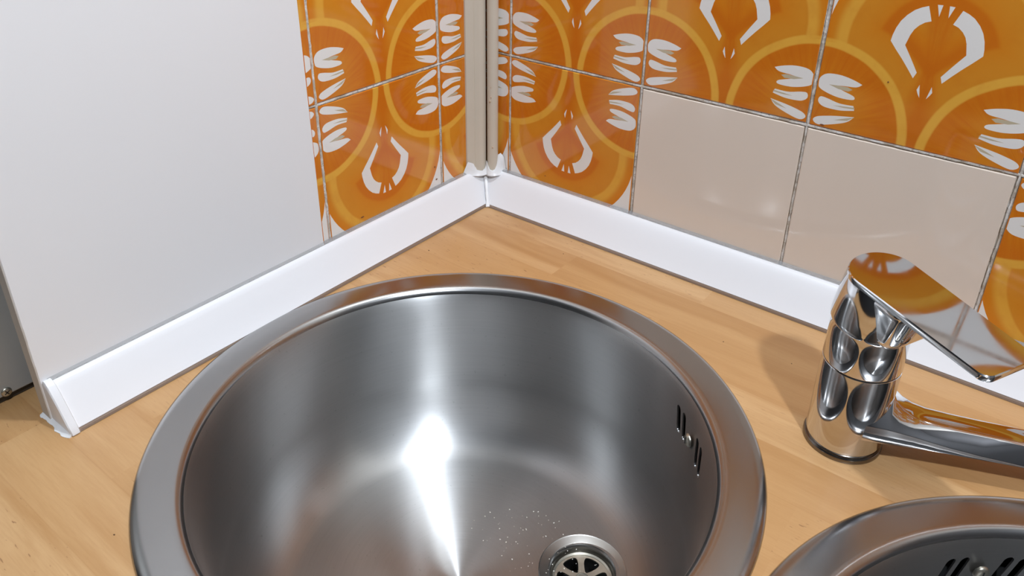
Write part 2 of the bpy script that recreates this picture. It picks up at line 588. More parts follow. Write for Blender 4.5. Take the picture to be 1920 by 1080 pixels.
def tile_mesh(u0=0.0, u1=1.0, plain=False, name='tile', v1=1.0):
    """Tile in local coordinates: X = u*T, Z = v*T, front face at Y = 0, back at +2.2 mm."""
    a0 = u0 + (GAP if u0 == 0.0 else 0.0)
    a1 = u1 - (GAP if u1 == 1.0 else 0.0)
    b0, b1 = GAP, v1 - (GAP if v1 == 1.0 else 0)
    e = 0.005
    bm = bmesh.new()
    uvl = bm.loops.layers.uv.new('UVMap')

    def vert(p, y=0.0):
        return bm.verts.new((p[0] * T, y, p[1] * T))

    def face(vs, uvs, slot):
        try:
            f = bm.faces.new(vs)
        except ValueError:
            return
        f.material_index = slot
        for l, q in zip(f.loops, uvs):
            l[uvl].uv = q

    rect = [(a0 + e, b0 + e), (a1 - e, b0 + e), (a1 - e, b1 - e), (a0 + e, b1 - e)]
    if plain:
        vs = [vert(q) for q in rect]
        face(vs, rect, 0)
        fr = vs
    else:
        pts = [Vector(q) for q in rect]
        edges = [(0, 1), (1, 2), (2, 3), (3, 0)]
        for poly, slot in MOTIF:
            k = len(pts)
            pts += [Vector(q) for q in poly]
            edges += [(k + i, k + (i + 1) % len(poly)) for i in range(len(poly))]
        ov, oe, of, *_ = delaunay_2d_cdt(pts, edges, [], 0, 1e-6)
        bv = {}
        for tri in of:
            cx = sum(ov[i].x for i in tri) / len(tri)
            cy = sum(ov[i].y for i in tri) / len(tri)
            if not (rect[0][0] < cx < rect[1][0] and rect[0][1] < cy < rect[2][1]):
                continue
            slot = 0
            for poly, sl in MOTIF:
                if inside((cx, cy), poly):
                    slot = max(slot, sl)
            vs = []
            for i in tri:
                if i not in bv:
                    bv[i] = vert((ov[i].x, ov[i].y))
                vs.append(bv[i])
            face(vs, [(ov[i].x, ov[i].y) for i in tri], slot)
        fr = [vert(q) for q in rect]
    # rounded edge and sides
    mid = [vert(q, 0.0005) for q in ((a0, b0), (a1, b0), (a1, b1), (a0, b1))]
    back = [vert(q, 0.0024) for q in ((a0, b0), (a1, b0), (a1, b1), (a0, b1))]
    for A, B, sl in ((fr, mid, 0), (mid, back, 3)):
        for i in range(4):
            j = (i + 1) % 4
            q = rect[i], rect[j], rect[j], rect[i]
            face([A[i], A[j], B[j], B[i]], q, sl)
    for f in bm.faces:
        f.normal_update()
    bmesh.ops.recalc_face_normals(bm, faces=bm.faces)
    # the front must look along -Y
    for f in bm.faces:
        if abs(f.normal.y) > 0.9 and f.normal.y > 0:
            f.normal_flip()
    me = bpy.data.meshes.new(name)
    bm.to_mesh(me)
    bm.free()
    mats = [M['plain_glaze'] if plain else M['orange_glaze'], M['white_glaze'], M['tan_glaze'], M['biscuit']]
    for mm in mats:
        me.materials.append(mm)
    return me


ME_PAT = tile_mesh()
ME_PLAIN = tile_mesh(plain=True, name='plain_tile')


def put_tile(me, wall, i, up, row2=False, plain=False):
    """i: column counted from the first joint; up: above the row joint or below it (turned half round)."""
    o = bpy.data.objects.new('tile', me)
    C.objects.link(o)
    o.parent = wall
    jx, jy, jr = random.uniform(-.0003, .0003), random.uniform(0, .0004), random.uniform(-.004, .004)
    z = ZR
    if row2:
        z = ZR + 2 * T
        up = False
    if wall is wall_right:
        px = X0 + (i if up else i + 1) * T
        o.matrix_world = Matrix.Translation((px + jx, -jy, z)) @ Matrix.Rotation((0 if up else math.pi) + jr, 4, 'Y')
    else:
        # local +X runs along world +Y on the left wall
        py = -YA - (i + 1) * T if up else -YA - i * T
        o.matrix_world = Matrix.Translation((jy, py + jx, z)) @ Matrix.Rotation(math.pi / 2, 4, 'Z') @ Matrix.Rotation((0 if up else math.pi) + jr, 4, 'Y')
    if plain:
        o['label'] = 'plain off-white glazed tile'
    return o


for i in range(0, 10):
    put_tile(ME_PAT, wall_right, i, True)
    plain = i in (1, 2)
    put_tile(ME_PLAIN if plain else ME_PAT, wall_right, i, False, plain=plain)
    put_tile(ME_PLAIN if i == 2 else ME_PAT, wall_right, i, False, row2=True, plain=(i == 2))
# cut strips in the corner and beside the board
cr = X0 / T
strip_up_r = tile_mesh(1.0 - cr + 0.01, 1.0, name='cut_tile')
strip_dn_r = tile_mesh(0.0, cr - 0.01, name='cut_tile')
put_tile(strip_up_r, wall_right, -1, True)
put_tile(strip_dn_r, wall_right, -1, False)
put_tile(strip_dn_r, wall_right, -1, False, row2=True)
put_tile(ME_PAT, wall_left, 0, True)
put_tile(ME_PAT, wall_left, 0, False)
put_tile(ME_PAT, wall_left, 0, False, row2=True)
cl = YA / T
strip_up_l = tile_mesh(0.0, cl - 0.01, name='cut_tile')
strip_dn_l = tile_mesh(1.0 - cl + 0.01, 1.0, name='cut_tile')
put_tile(strip_up_l, wall_left, -1, True)
put_tile(strip_dn_l, wall_left, -1, False)
put_tile(strip_dn_l, wall_left, -1, False, row2=True)
cb = 0.0085 / T
strip_up_b = tile_mesh(1.0 - cb, 1.0, name='cut_tile')
strip_dn_b = tile_mesh(0.0, cb, name='cut_tile')
put_tile(strip_up_b, wall_left, 1, True)
put_tile(strip_dn_b, wall_left, 1, False)
put_tile(strip_dn_b, wall_left, 1, False, row2=True)

# grout lines that stand proud and ragged in the joints
def grout_line(name, wall, a, b, w=0.0020):
    """wobbly raised bead between two points on the wall plane"""
    a, b = Vector(a), Vector(b)
    n = max(8, int((b - a).length / 0.004))
    nrm = Vector((0, -1, 0)) if wall is wall_right else Vector((1, 0, 0))
    t = (b - a).normalized()
    sd = nrm.cross(t)
    bm = bmesh.new()
    rings = []
    for k in range(n + 1):
        p = a.lerp(b, k / n)
        j = random.uniform(-0.00025, 0.00025)
        ww = w * random.uniform(0.75, 1.2) * 0.5
        hh = random.uniform(0.0006, 0.0013)
        rings.append([p + sd * (-ww + j) - nrm * 0.001, p + sd * (-ww * 0.6 + j) + nrm * (hh - 0.001), p + sd * (ww * 0.6 + j) + nrm * (hh - 0.001), p + sd * (ww + j) - nrm * 0.001])
    add_loft(bm, rings, cap=True)
    return obj(name, bm, M['grout'], wall)


for i in range(0, 5):
    grout_line('grout_line', wall_right, (X0 + i * T, 0, 0.01), (X0 + i * T, 0, ZR + 2 * T))
grout_line('grout_line', wall_right, (0, 0, ZR), (1.1, 0, ZR))
grout_line('grout_line', wall_right, (0, 0, ZR + T), (1.1, 0, ZR + T))
for i in (0, 1):
    grout_line('grout_line', wall_left, (0, -YA - i * T, 0.01), (0, -YA - i * T, ZR + 2 * T), 0.0032 if i else 0.0020)
grout_line('grout_line', wall_left, (0, 0, ZR), (0, -0.226, ZR))

# ------------------------------------------------------------------ worktop
S1 = (0.2291, -0.3077)
S2 = (0.648, -0.310)
RS = 0.2068


def worktop():
    x0, x1, y0, y1, th = -0.60, 1.88, -0.625, 0.001, 0.038
    rect = [(x0, y0), (x1, y0), (x1, y1), (x0, y1)]
    pts = [Vector(q) for q in rect]
    edges = [(0, 1), (1, 2), (2, 3), (3, 0)]
    hole = []
    for cx, cy in (S1, S2):
        k = len(pts)
        n = 96
        ring = [(cx + 0.193 * math.cos(2 * math.pi * i / n), cy + 0.193 * math.sin(2 * math.pi * i / n)) for i in range(n)]
        hole.append(ring)
        pts += [Vector(q) for q in ring]
        edges += [(k + i, k + (i + 1) % n) for i in range(n)]
    ov, oe, of, *_ = delaunay_2d_cdt(pts, edges, [], 0, 1e-6)
    bm = bmesh.new()
    top = [bm.verts.new((q.x, q.y, 0)) for q in ov]
    bot = [bm.verts.new((q.x, q.y, -th)) for q in ov]
    use = {}
    for tri in of:
        c = (sum(ov[i].x for i in tri) / 3, sum(ov[i].y for i in tri) / 3)
        if any(inside(c, hh) for hh in hole):
            continue
        bm.faces.new([top[i] for i in tri])
        bm.faces.new([bot[i] for i in reversed(tri)])
        for i in range(3):
            e = (tri[i], tri[(i + 1) % 3])
            k = tuple(sorted(e))
            use[k] = None if k in use else e
    for e in use.values():
        if e:
            bm.faces.new((top[e[1]], top[e[0]], bot[e[0]], bot[e[1]]))
    bmesh.ops.recalc_face_normals(bm, faces=bm.faces)
    o = obj('worktop', bm, M['beech'])
    tag(o, 'beech block laminate worktop running under both round sinks and the tap', 'worktop')
    return o


worktop()

# ------------------------------------------------------------------ white board and appliance
brd = thing('partition_board', 'tall plain white melamine board standing on the worktop left of the orange tiles', 'board', (0, -0.35, 0))
bm = bmesh.new()
YB0, YB1 = -0.4735, -0.2268
add_box(bm, (-0.0105, YB0 - brd.location.y, 0.0004), (0.0012, YB1 - brd.location.y, 0.75), 0.0004, 1)
obj('panel', bm, M['white_board'], brd)
bm = bmesh.new()
zz = [0.0008 + 0.0075 * k for k in range(100)]
rings = []
for z in zz:
    j = random.uniform(-0.0003, 0.0003)
    y = YB0 - brd.location.y
    rings.append([(-0.0108, y + 0.0004, z), (-0.0108, y - 0.0006, z), (0.0006 + j, y - 0.0006, z), (0.0010 + j, y + 0.0004, z)])
add_loft(bm, rings)
obj('edge_strip', bm, M['board_edge'], brd)

app = thing('appliance', 'grey metal appliance on the worktop at the far left, behind the white board', 'appliance', (-0.19, -0.50, 0))
bm = bmesh.new()
add_box(bm, (-0.15, -0.10, 0.0078), (0.150, 0.27, 0.30), 0.001, 2)
obj('side_panel', bm, M['grey_metal'], app)
bm = bmesh.new()
add_box(bm, (-0.14, -0.09, 0.0), (0.1450, 0.26, 0.009), 0.001, 1)
obj('base', bm, M['rubber_gap_shade'], app)  # near-black block: the shade in the gap under the panel, put into colour
# round-head screw with a cross slot


def screw_head(name, r, hgt, matrix, mat, parent, cross=True, slot_w=0.22):
    bm = bmesh.new()
    prof = [(r, 0.0), (r, hgt * 0.25), (r * 0.93, hgt * 0.55), (r * 0.75, hgt * 0.82), (r * 0.45, hgt * 0.97), (0, hgt)]
    add_lathe(bm, [(0, 0.0)] + prof, 24)
    for v in bm.verts:
        v.co = matrix @ v.co
    o = obj(name, bm, mat, parent, smooth=50)
    bm = bmesh.new()
    add_box(bm, (-r * 0.55, -r * slot_w / 2, hgt * 0.7), (r * 0.55, r * slot_w / 2, hgt * 1.02))
    if cross:
        add_box(bm, (-r * slot_w / 2, -r * 0.55, hgt * 0.7), (r * slot_w / 2, r * 0.55, hgt * 1.02))
    for v in bm.verts:
        v.co = matrix @ v.co
    obj('screw_slot', bm, M['dark_metal'], o)
    return o


mx = Matrix.Translation((0.150, 0.0163, 0.0108 + 0.0)) @ Matrix.Rotation(math.pi / 2, 4, 'Y') @ Matrix.Rotation(0.5, 4, 'Z')
screw_head('screw', 0.0036, 0.0016, mx, M['old_steel'], app)

# ------------------------------------------------------------------ upstand strips (cove profile along both walls)
DR, DL, HC = 0.0299, 0.0274, 0.0345


def strip(name, label, L0, L1, dep, wallaxis):
    """wallaxis 'x': strip along the right wall, 'y': along the left wall"""
    root = thing(name, label, 'trim', (0, 0, 0))

    def pt(a, t, z):
        # a along the wall, t away from the wall
        return (a, -t, z) if wallaxis == 'x' else (t, -a, z)

    def ends(t):
        return L0 + max(0.0, t), L1

    def sweep(prof):
        bm = bmesh.new()
        ra = [pt(ends(t)[0], t, z) for t, z in prof]
        rb = [pt(ends(t)[1], t, z) for t, z in prof]
        add_loft(bm, [ra, rb])
        return bm
    k = dep / 0.0299
    face = [(0.0022, 0.0045), (0.0022, 0.0315), (0.0030, 0.0322), (0.0046, 0.0322), (0.0068, 0.0308), (0.0098 * k, 0.0276), (0.0135 * k, 0.0228), (0.0175 * k, 0.0174), (0.0218 * k, 0.0113), (0.0262 * k, 0.0058), (0.0284 * k, 0.0031), (0.0280 * k, 0.0026), (0.022 * k, 0.0035)]
    obj('face', sweep(face), M['white_pvc'], root, smooth=35)
    top = [(0.0002, 0.0316), (0.0002, 0.0343), (0.0006, 0.0346), (0.0013, 0.0343), (0.0032, 0.0325), (0.0032, 0.0316)]
    obj('clear_lip', sweep(top), M['clear_pvc'], root)
    low = [(0.0268 * k, 0.0003), (0.0268 * k, 0.0026), (0.0284 * k, 0.0027), (0.0293 * k, 0.0018), (0.0299 * k, 0.0003)]
    obj('brown_lip', sweep(low), M['brown_lip'], root)
    return root


strip('upstand_strip', 'white plastic upstand strip along the foot of the tiled right wall', 0.0, 1.85, DR, 'x')
left_strip = strip('upstand_strip', 'white plastic upstand strip along the white board, closed by an end cap', 0.0, 0.4690, DL, 'y')
# end cap
bm = bmesh.new()
prof = [(0.0014, 0.0008), (0.0014, 0.0335), (0.0030, 0.0348), (0.0058, 0.0345), (0.0090, 0.0318), (0.0130, 0.0268), (0.0172, 0.0205), (0.0212, 0.0138), (0.0252, 0.0072), (0.0280, 0.0030), (0.0284, 0.0008)]
ys = [(-0.4668, 0.93), (-0.4674, 1.0), (-0.4722, 1.0), (-0.4730, 0.93)]
rings = []
for y, s_ in ys:
    cx, cz = 0.009, 0.012
    rings.append([((cx + (t - cx) * s_) if t > 0.002 else t, y, (cz + (z - cz) * s_) if z > 0.001 else z) for t, z in prof])
add_loft(bm, rings)
obj('end_cap', bm, M['white_pvc'], left_strip, smooth=40)

# ------------------------------------------------------------------ corner strips
cs = thing('corner_moulding', 'beige grooved plastic moulding up the tile corner, left of the round pipe', 'moulding', (0, 0, 0))
bm = bmesh.new()
prof = [(0.0, -0.0306), (0.0018, -0.0304), (0.0034, -0.0280), (0.0056, -0.0250), (0.0070, -0.0238), (0.0067, -0.0230), (0.0077, -0.0222), (0.0100, -0.0202), (0.0114, -0.0186), (0.0122, -0.0166), (0.0122, -0.0130), (0.0112, -0.0108), (0.0, -0.0100)]
Z0C, Z1C = 0.034, 1.69
add_loft(bm, [[(x, y, Z0C) for x, y in prof], [(x, y, Z1C) for x, y in prof]])
obj('profile', bm, M['beige_paint'], cs, smooth=35)
cp = thing('corner_pipe', 'beige painted round pipe standing in the tile corner beside the moulding', 'pipe', (0.0172, -0.0070, 0))
bm = bmesh.new()
add_lathe(bm, [(0, 0.034), (0.0058, 0.034), (0.0058, 1.69), (0, 1.69)], 32)
obj('pipe', bm, M['beige_paint'], cp, smooth=40)
for (a, z, r) in ((-1.35, 0.1120, 0.0011), (-1.15, 0.1165, 0.0007), (-1.2, 0.127, 0.0005), (-0.9, 0.061, 0.0009)):
    bm = bmesh.new()
    bmesh.ops.create_icosphere(bm, subdivisions=1, radius=r)
    for v in bm.verts:
        v.co = Vector((v.co.x * 1.0 + 0.0058 * math.cos(a), v.co.y + 0.0058 * math.sin(a), v.co.z * 1.5 + z))
    obj('paint_chip', bm, M['biscuit'], cp)


# silicone
def k_z(z):
    return Vector((0, 0, z))


sil = thing('silicone_sealant', 'white silicone smeared over the inner corner joint under the pipe', 'sealant', (0, 0, 0))
bm = bmesh.new()
path = [(0.0008, -0.0350, .0370), (0.0030, -0.0325, .0460), (0.0052, -0.0285, .0440), (0.0078, -0.0252, .0360), (0.0105, -0.0220, .0345), (0.0130, -0.0190, .0340), (0.0138, -0.0160, .0365), (0.0140, -0.0138, .0420), (0.0150, -0.0142, .0450), (0.0172, -0.0146, .0410), (0.0200, -0.0142, .0355),
        (0.0226, -0.0125, .0345), (0.0244, -0.0098, .0360), (0.0250, -0.0070, .0410), (0.0256, -0.0045, .0480), (0.0262, -0.0025, .0530), (0.0280, -0.0012, .0500), (0.0305, -0.0008, .0370)]
rings = []
for k, (x, y, zt) in enumerate(path):
    w = Vector((x - 0.008, y + 0.008, 0)).normalized()
    p = Vector((x, y, 0))
    j = random.uniform(-.0004, .0004)
    rings.append([p - w * 0.004 + k_z(zt * 0.96), p - w * 0.0012 + k_z(zt), p + w * 0.0001 + k_z(zt - 0.002), p + w * (0.0006 + j) + k_z(0.034 + (zt - .034) * .4), p + w * (0.0016 + j) + k_z(0.0325), p + w * (0.0036 + j) + k_z(0.0300), p - w * 0.004 + k_z(0.026)])
add_loft(bm, rings)
obj('blob', bm, M['silicone'], sil, smooth=60)
bm = bmesh.new()
rings = []
for k in range(14):
    t = k / 13
    dd = 0.0085 + t * (0.0300 - 0.0085)
    z = 0.0300 - t * 0.0292 + 0.002 * math.sin(t * 3.14)
    w = 0.0026 - 0.0012 * t + random.uniform(-0.0003, 0.0003) + (0.0010 if k >= 12 else 0)
    c = Vector((dd, -dd * 1.02, z))
    sd = Vector((0.7, 0.7, 0))
    up = Vector((0.4, -0.4, 0.8))
    rings.append([c + sd * (w * math.cos(a)) + up * (0.0012 * math.sin(a)) for a in [2 * math.pi * q / 10 for q in range(10)]])
add_loft(bm, rings)
obj('bead', bm, M['silicone'], sil, smooth=60)

sm = thing('silicone_smear', 'ragged white silicone smear on the worktop at the end cap', 'sealant', (0, 0, 0))
bm = bmesh.new()
pts = []
n = 24
rnd = random.Random(5)
outl, inl = [], []
for k in range(n + 1):
    t = k / n
    x = -0.0115 + t * 0.039
    y = -0.4733
    w = 0.0022 + 0.0007 * math.sin(t * 9 + 1) + 0.0005 * math.sin(t * 23) + rnd.uniform(-0.0002, 0.0003) + 0.0012 * math.sin(t * 3.1)
    outl.append((x + rnd.uniform(-.0003, .0003), y - w, 0.0003))
    inl.append((x, y + 0.0004, 0.0022))
rings = [[(a[0], a[1], 0.0), (a[0], a[1], 0.0004), ((a[0] + b2_[0]) / 2, (a[1] + b2_[1]) / 2, 0.0009), b2_, (b2_[0], b2_[1], 0.0)] for a, b2_ in zip(outl, inl)]
add_loft(bm, rings)
obj('smear', bm, M['silicone'], sm, smooth=60)

# ------------------------------------------------------------------ sinks
def arc_prof(c, rx, rz, a0, a1, n):
    return [(c[0] + rx * math.cos(math.radians(a0 + (a1 - a0) * k / n)), c[1] + rz * math.sin(math.radians(a0 + (a1 - a0) * k / n))) for k in range(n + 1)]


RIM = [(0.2068, 0.0001), (0.2067, 0.0009), (0.2058, 0.0022), (0.2036, 0.0032), (0.2008, 0.0038), (0.1985, 0.0039), (0.1900, 0.0038), (0.1838, 0.0038), (0.1818, 0.0037), (0.1800, 0.0032), (0.1785, 0.0022), (0.1773, 0.0008), (0.1764, -0.0010), (0.1757, -0.0030)]
WALL = [(0.17615, -0.0016), (0.17545, -0.0032), (0.1746, -0.0062), (0.1736, -0.0110), (0.1724, -0.0200), (0.1712, -0.0300), (0.1699, -0.0450), (0.1687, -0.0600), (0.1676, -0.0780)]
FILLET = arc_prof((0.1250, -0.0945), 0.0420, 0.0557, 6, -88, 22)
FLOOR = [(0.1150, -0.1503), (0.0800, -0.1509), (0.0550, -0.1512), (0.0250, -0.1514), (0.0, -0.1515)]
DEPTH = -0.1500


def evaluated(o):
    dg = bpy.context.evaluated_depsgraph_get()
    return bpy.data.meshes.new_from_object(o.evaluated_get(dg))


def make_sink(label, center, az, first=True):
    root = thing('sink', label, 'sink', (center[0], center[1], 0), 'round inset sinks')
    # rim ring with a folded outer edge
    bm = bmesh.new()
    under = [(0.1768, -0.0030), (0.1775, -0.0008), (0.1815, 0.0020), (0.2000, 0.0022), (0.2050, 0.0001)]
    add_lathe(bm, RIM + under, 160, close=True)
    obj('rim', bm, M['steel_rim'], root, smooth=50)
    # bowl shell
    inner = WALL + FILLET + FLOOR
    outer = [(r + 0.0012, z - 0.0008) for r, z in reversed(inner[:-1])]
    bm = bmesh.new()
    add_lathe(bm, inner + [(0.0, inner[-1][1] - 0.0012)] + outer, 144, close=True)
    bowl = obj('bowl', bm, M['steel_bowl'], root)
    # openings: four slanted overflow slots and the drain hole
    ca, sa = math.cos(az), math.sin(az)
    rad = 0.1705
    cut = bmesh.new()
    slots = (-0.0225, -0.0135, 0.0135, 0.0225)
    for q in slots:
        n = 10
        ring = []
        for k in range(2 * n):
            if k < n:
                a = -math.pi / 2 + math.pi * k / (n - 1) + math.pi / 2
                px, pz = 0.0028 * math.cos(a), 0.0068 + 0.0028 * math.sin(a)
            else:
                a = math.pi + math.pi * (k - n) / (n - 1)
                px, pz = 0.0028 * math.cos(a), -0.0068 + 0.0028 * math.sin(a)
            px += pz * SLANT
            ring.append((q + px, pz))
        r0, r1 = rad - 0.02, rad + 0.012

        def P(rr, t, z):
            return (rr * ca - t * sa, rr * sa + t * ca, z + OVZ)
        add_loft(cut, [[P(r0, t, z) for t, z in ring], [P(r1, t, z) for t, z in ring]])
    DX, DY = DRX * math.cos(az - 0.04), DRX * math.sin(az - 0.04)
    add_lathe(cut, [(0, DEPTH - 0.03), (0.0262, DEPTH - 0.03), (0.0262, DEPTH + 0.02), (0, DEPTH + 0.02)], 64, (DX, DY, 0))
    cm = mesh_from(cut, 'cut')
    co_ = link('cut', cm, None, root)
    bo = bowl.modifiers.new('b', 'BOOLEAN')
    bo.operation = 'DIFFERENCE'
    bo.object = co_
    bo.solver = 'EXACT'
    bpy.context.view_layer.update()
    me = evaluated(bowl)
    bowl.modifiers.clear()
    bowl.data = me
    bpy.data.objects.remove(co_)
    me.polygons.foreach_set('use_smooth', [True] * len(me.polygons))
    me.set_sharp_from_angle(angle=math.radians(38))
    # unseen black box added behind the overflow slots to keep light out
    bm = bmesh.new()
    R_ = Matrix.Translation((rad * ca, rad * sa, OVZ)) @ Matrix.Rotation(az, 4, 'Z')
    add_box(bm, (0.0042, -0.036, -0.016), (0.018, 0.036, 0.016))
    for f in list(bm.faces):
        if f.normal.x < -0.5:
            bm.faces.remove(f)
    for v in bm.verts:
        v.co = R_ @ v.co
    obj('overflow_blackout', bm, M['black_void'], root)
    mx = R_ @ Matrix.Translation((-0.0003, 0, 0)) @ Matrix.Rotation(-math.pi / 2, 4, 'Y')
    screw_head('overflow_screw', 0.0050, 0.0028, mx, M['old_steel'], root, cross=False)
    # drain: flange, cup, strainer, screw
    dz = DEPTH
    bm = bmesh.new()
    add_lathe(bm, [(0.0350, dz - 0.0022), (0.0350, dz + 0.0001), (0.0345, dz + 0.0006), (0.0335, dz + 0.0002), (0.0275, dz - 0.0003), (0.0262, dz - 0.0009), (0.0248, dz - 0.0035), (0.0243, dz - 0.0080), (0.0238, dz - 0.0120), (0.0238, dz - 0.0300), (0.0, dz - 0.0300), (0.0, dz - 0.0310), (0.0250, dz - 0.0310), (0.0258, dz - 0.0050)], 72, (DX, DY, 0), close=True)
    drain = obj('drain', bm, M['steel_drain'], root, smooth=45)
    # strainer plate with six wedge openings
    zz = dz - 0.0085
    pts, edges = [], []
    nout = 72
    ro = 0.0236
    pts += [Vector((ro * math.cos(2 * math.pi * k / nout), ro * math.sin(2 * math.pi * k / nout))) for k in range(nout)]
    edges += [(k, (k + 1) % nout) for k in range(nout)]
    wedges = []
    for w in range(6):
        a = math.radians(60 * w + STRA)
        # rounded triangle in polar terms
        raw = []
        for r_, da in ((0.0078, -10), (0.0150, -21), (0.0192, -19), (0.0202, -12), (0.0203, 0), (0.0202, 12), (0.0192, 19), (0.0150, 21), (0.0078, 10), (0.0070, 0)):
            raw.append((r_ * math.cos(a + math.radians(da)), r_ * math.sin(a + math.radians(da))))
        raw = smooth_loop(raw, 2)
        wedges.append(raw)
        k = len(pts)
        pts += [Vector(q) for q in raw]
        edges += [(k + i, k + (i + 1) % len(raw)) for i in range(len(raw))]
    ov, oe, of, *_ = delaunay_2d_cdt(pts, edges, [], 0, 1e-7)
    bm = bmesh.new()

    def dome(q):
        rr = math.hypot(q.x, q.y)
        return zz + 0.0 - 0.0012 * (1 - (rr / ro) ** 2)
    top = [bm.verts.new((q.x + DX, q.y + DY, dome(q))) for q in ov]
    bot = [bm.verts.new((q.x + DX, q.y + DY, dome(q) - 0.0012)) for q in ov]
    use = {}
    for tri in of:
        c = (sum(ov[i].x for i in tri) / 3, sum(ov[i].y for i in tri) / 3)
        if any(inside(c, wd) for wd in wedges) or math.hypot(*c) > ro:
            continue
        bm.faces.new([top[i] for i in tri])
        bm.faces.new([bot[i] for i in reversed(tri)])
        for i in range(3):
            e = (tri[i], tri[(i + 1) % 3])
            kk = tuple(sorted(e))
            use[kk] = None if kk in use else e
    for e in use.values():
        if e:
            bm.faces.new((top[e[1]], top[e[0]], bot[e[0]], bot[e[1]]))
    bmesh.ops.recalc_face_normals(bm, faces=bm.faces)
    obj('strainer', bm, M['old_steel'], drain)
    bm = bmesh.new()
    add_lathe(bm, [(0.0, dz - 0.0298), (0.0236, dz - 0.0298)], 32, (DX, DY, 0))
    obj('drain_bottom', bm, M['black_void'], drain)
    bm = bmesh.new()
    add_lathe(bm, [(0.0243, zz + 0.0002), (0.0235, zz + 0.0012), (0.0220, zz + 0.0004), (0.0222, zz - 0.0006)], 64, (DX, DY, 0), close=True)
    obj('strainer_edge', bm, M['old_steel'], drain, smooth=60)
    mx = Matrix.Translation((DX, DY, zz - 0.0014)) @ Matrix.Rotation(0.55, 4, 'Z')
    s_ = screw_head('drain_screw', 0.0058, 0.0020, mx, M['old_steel'], root, cross=False, slot_w=0.26)
    return root


OVZ = -0.0265
SLANT = 0.42
DRX = 0.0967
STRA = 37
make_sink('round stainless sink between the corner and the tap, the large near one seen almost whole', S1, math.radians(46))
SLANT = -0.42
OVZ = -0.0235
make_sink('round stainless sink at lower right below the spout, only its back edge in view', S2, math.radians(130))

# ------------------------------------------------------------------ tap
FX, FY = 0.4395, -0.1445
tap = thing('mixer_tap', 'chrome single lever mixer tap standing between the two round sinks', 'tap', (FX, FY, 0))
bm = bmesh.new()
add_lathe(bm, [(0, 0.0), (0.0254, 0.0), (0.0256, 0.0006), (0.0256, 0.0030), (0.0250, 0.0038), (0.0238, 0.0040), (0, 0.0040)], 72)
obj('base_ring', bm, M['dark_metal'], tap, smooth=40)
M['dark_chrome'] = simple('dark_chrome', (0.22, 0.20, 0.18), 0.22, metal=1.0)
tap.children[0].data.materials[0] = M['dark_chrome']
bm = bmesh.new()
add_lathe(bm, [(0, 0.0040), (0.0236, 0.0040), (0.0243, 0.0050), (0.0245, 0.0080), (0.0245, 0.0668), (0.0242, 0.0674), (0, 0.0674)], 96)
obj('body', bm, M['chrome'], tap, smooth=40)
bm = bmesh.new()
add_lathe(bm, [(0, 0.0670), (0.0239, 0.0670), (0.0239, 0.0684), (0, 0.0684)], 64)
obj('seam_ring', bm, M['rubber_gap_shade'], tap, smooth=40)
bm = bmesh.new()
add_lathe(bm, [(0, 0.0680), (0.0242, 0.0680), (0.0245, 0.0687), (0.0243, 0.0930), (0.0225, 0.0995), (0, 0.1000)], 96)
obj('collar', bm, M['chrome'], tap, smooth=40)

# spout: house-shaped tube that grows out of the body
bm = bmesh.new()
SA = math.radians(20)
E = Vector((math.cos(SA), math.sin(SA), 0))
NN = Vector((-math.sin(SA), math.cos(SA), 0))


def house(s_, hw, he, zb, ze, zr_, flat):
    """one section across the spout: bottom, side, sloping top"""
    p = [(-hw * 0.93, zb), (-hw, zb + 0.0012), (-he - 0.0001, ze - 0.0008), (-he * 0.985, ze), (-flat - 0.0007, zr_ - 0.0006), (-flat * 0.8, zr_), (flat * 0.8, zr_), (flat + 0.0007, zr_ - 0.0006), (he * 0.985, ze), (he + 0.0001, ze - 0.0008), (hw, zb + 0.0012), (hw * 0.93, zb)]
    return [E * s_ + NN * a + Vector((0, 0, z)) for a, z in p]


secs = []
for s_, hw, zb, ze, zr_, flat in ((-0.0030, 0.0236, 0.0196, 0.0335, 0.0470, 0.008), (0.010, 0.0234, 0.0196, 0.0333, 0.0525, 0.0078), (0.020, 0.0224, 0.0194, 0.0325, 0.0500, 0.0076), (0.0255, 0.0216, 0.0193, 0.0316, 0.0445, 0.0075), (0.031, 0.0208, 0.0191, 0.0305, 0.0395, 0.0075), (0.038, 0.0197, 0.0189, 0.0290, 0.0355, 0.0076), (0.046, 0.0188, 0.0187, 0.0272, 0.0333, 0.0078), (0.060, 0.0176, 0.0184, 0.0246, 0.0322, 0.0080), (0.080, 0.0163, 0.0182, 0.0222, 0.0317, 0.0079), (0.110, 0.0150, 0.0182, 0.0206, 0.0314, 0.0076), (0.165, 0.0138, 0.0186, 0.0207, 0.0310, 0.0072), (0.187, 0.0132, 0.0192, 0.0212, 0.0306, 0.007), (0.190, 0.0120, 0.0205, 0.0222, 0.0292, 0.006)):
    secs.append((s_, hw, hw * 0.985, zb, ze, zr_, flat))
add_loft(bm, [house(*q) for q in secs])
spout = obj('spout', bm, M['chrome'], tap, smooth=32)
bm = bmesh.new()
add_lathe(bm, [(0.0, 0.0125), (0.0085, 0.0125), (0.0092, 0.0130), (0.0092, 0.0240), (0.0, 0.0240)], 40, tuple(E * 0.174))
obj('aerator', bm, M['chrome'], spout, smooth=40)

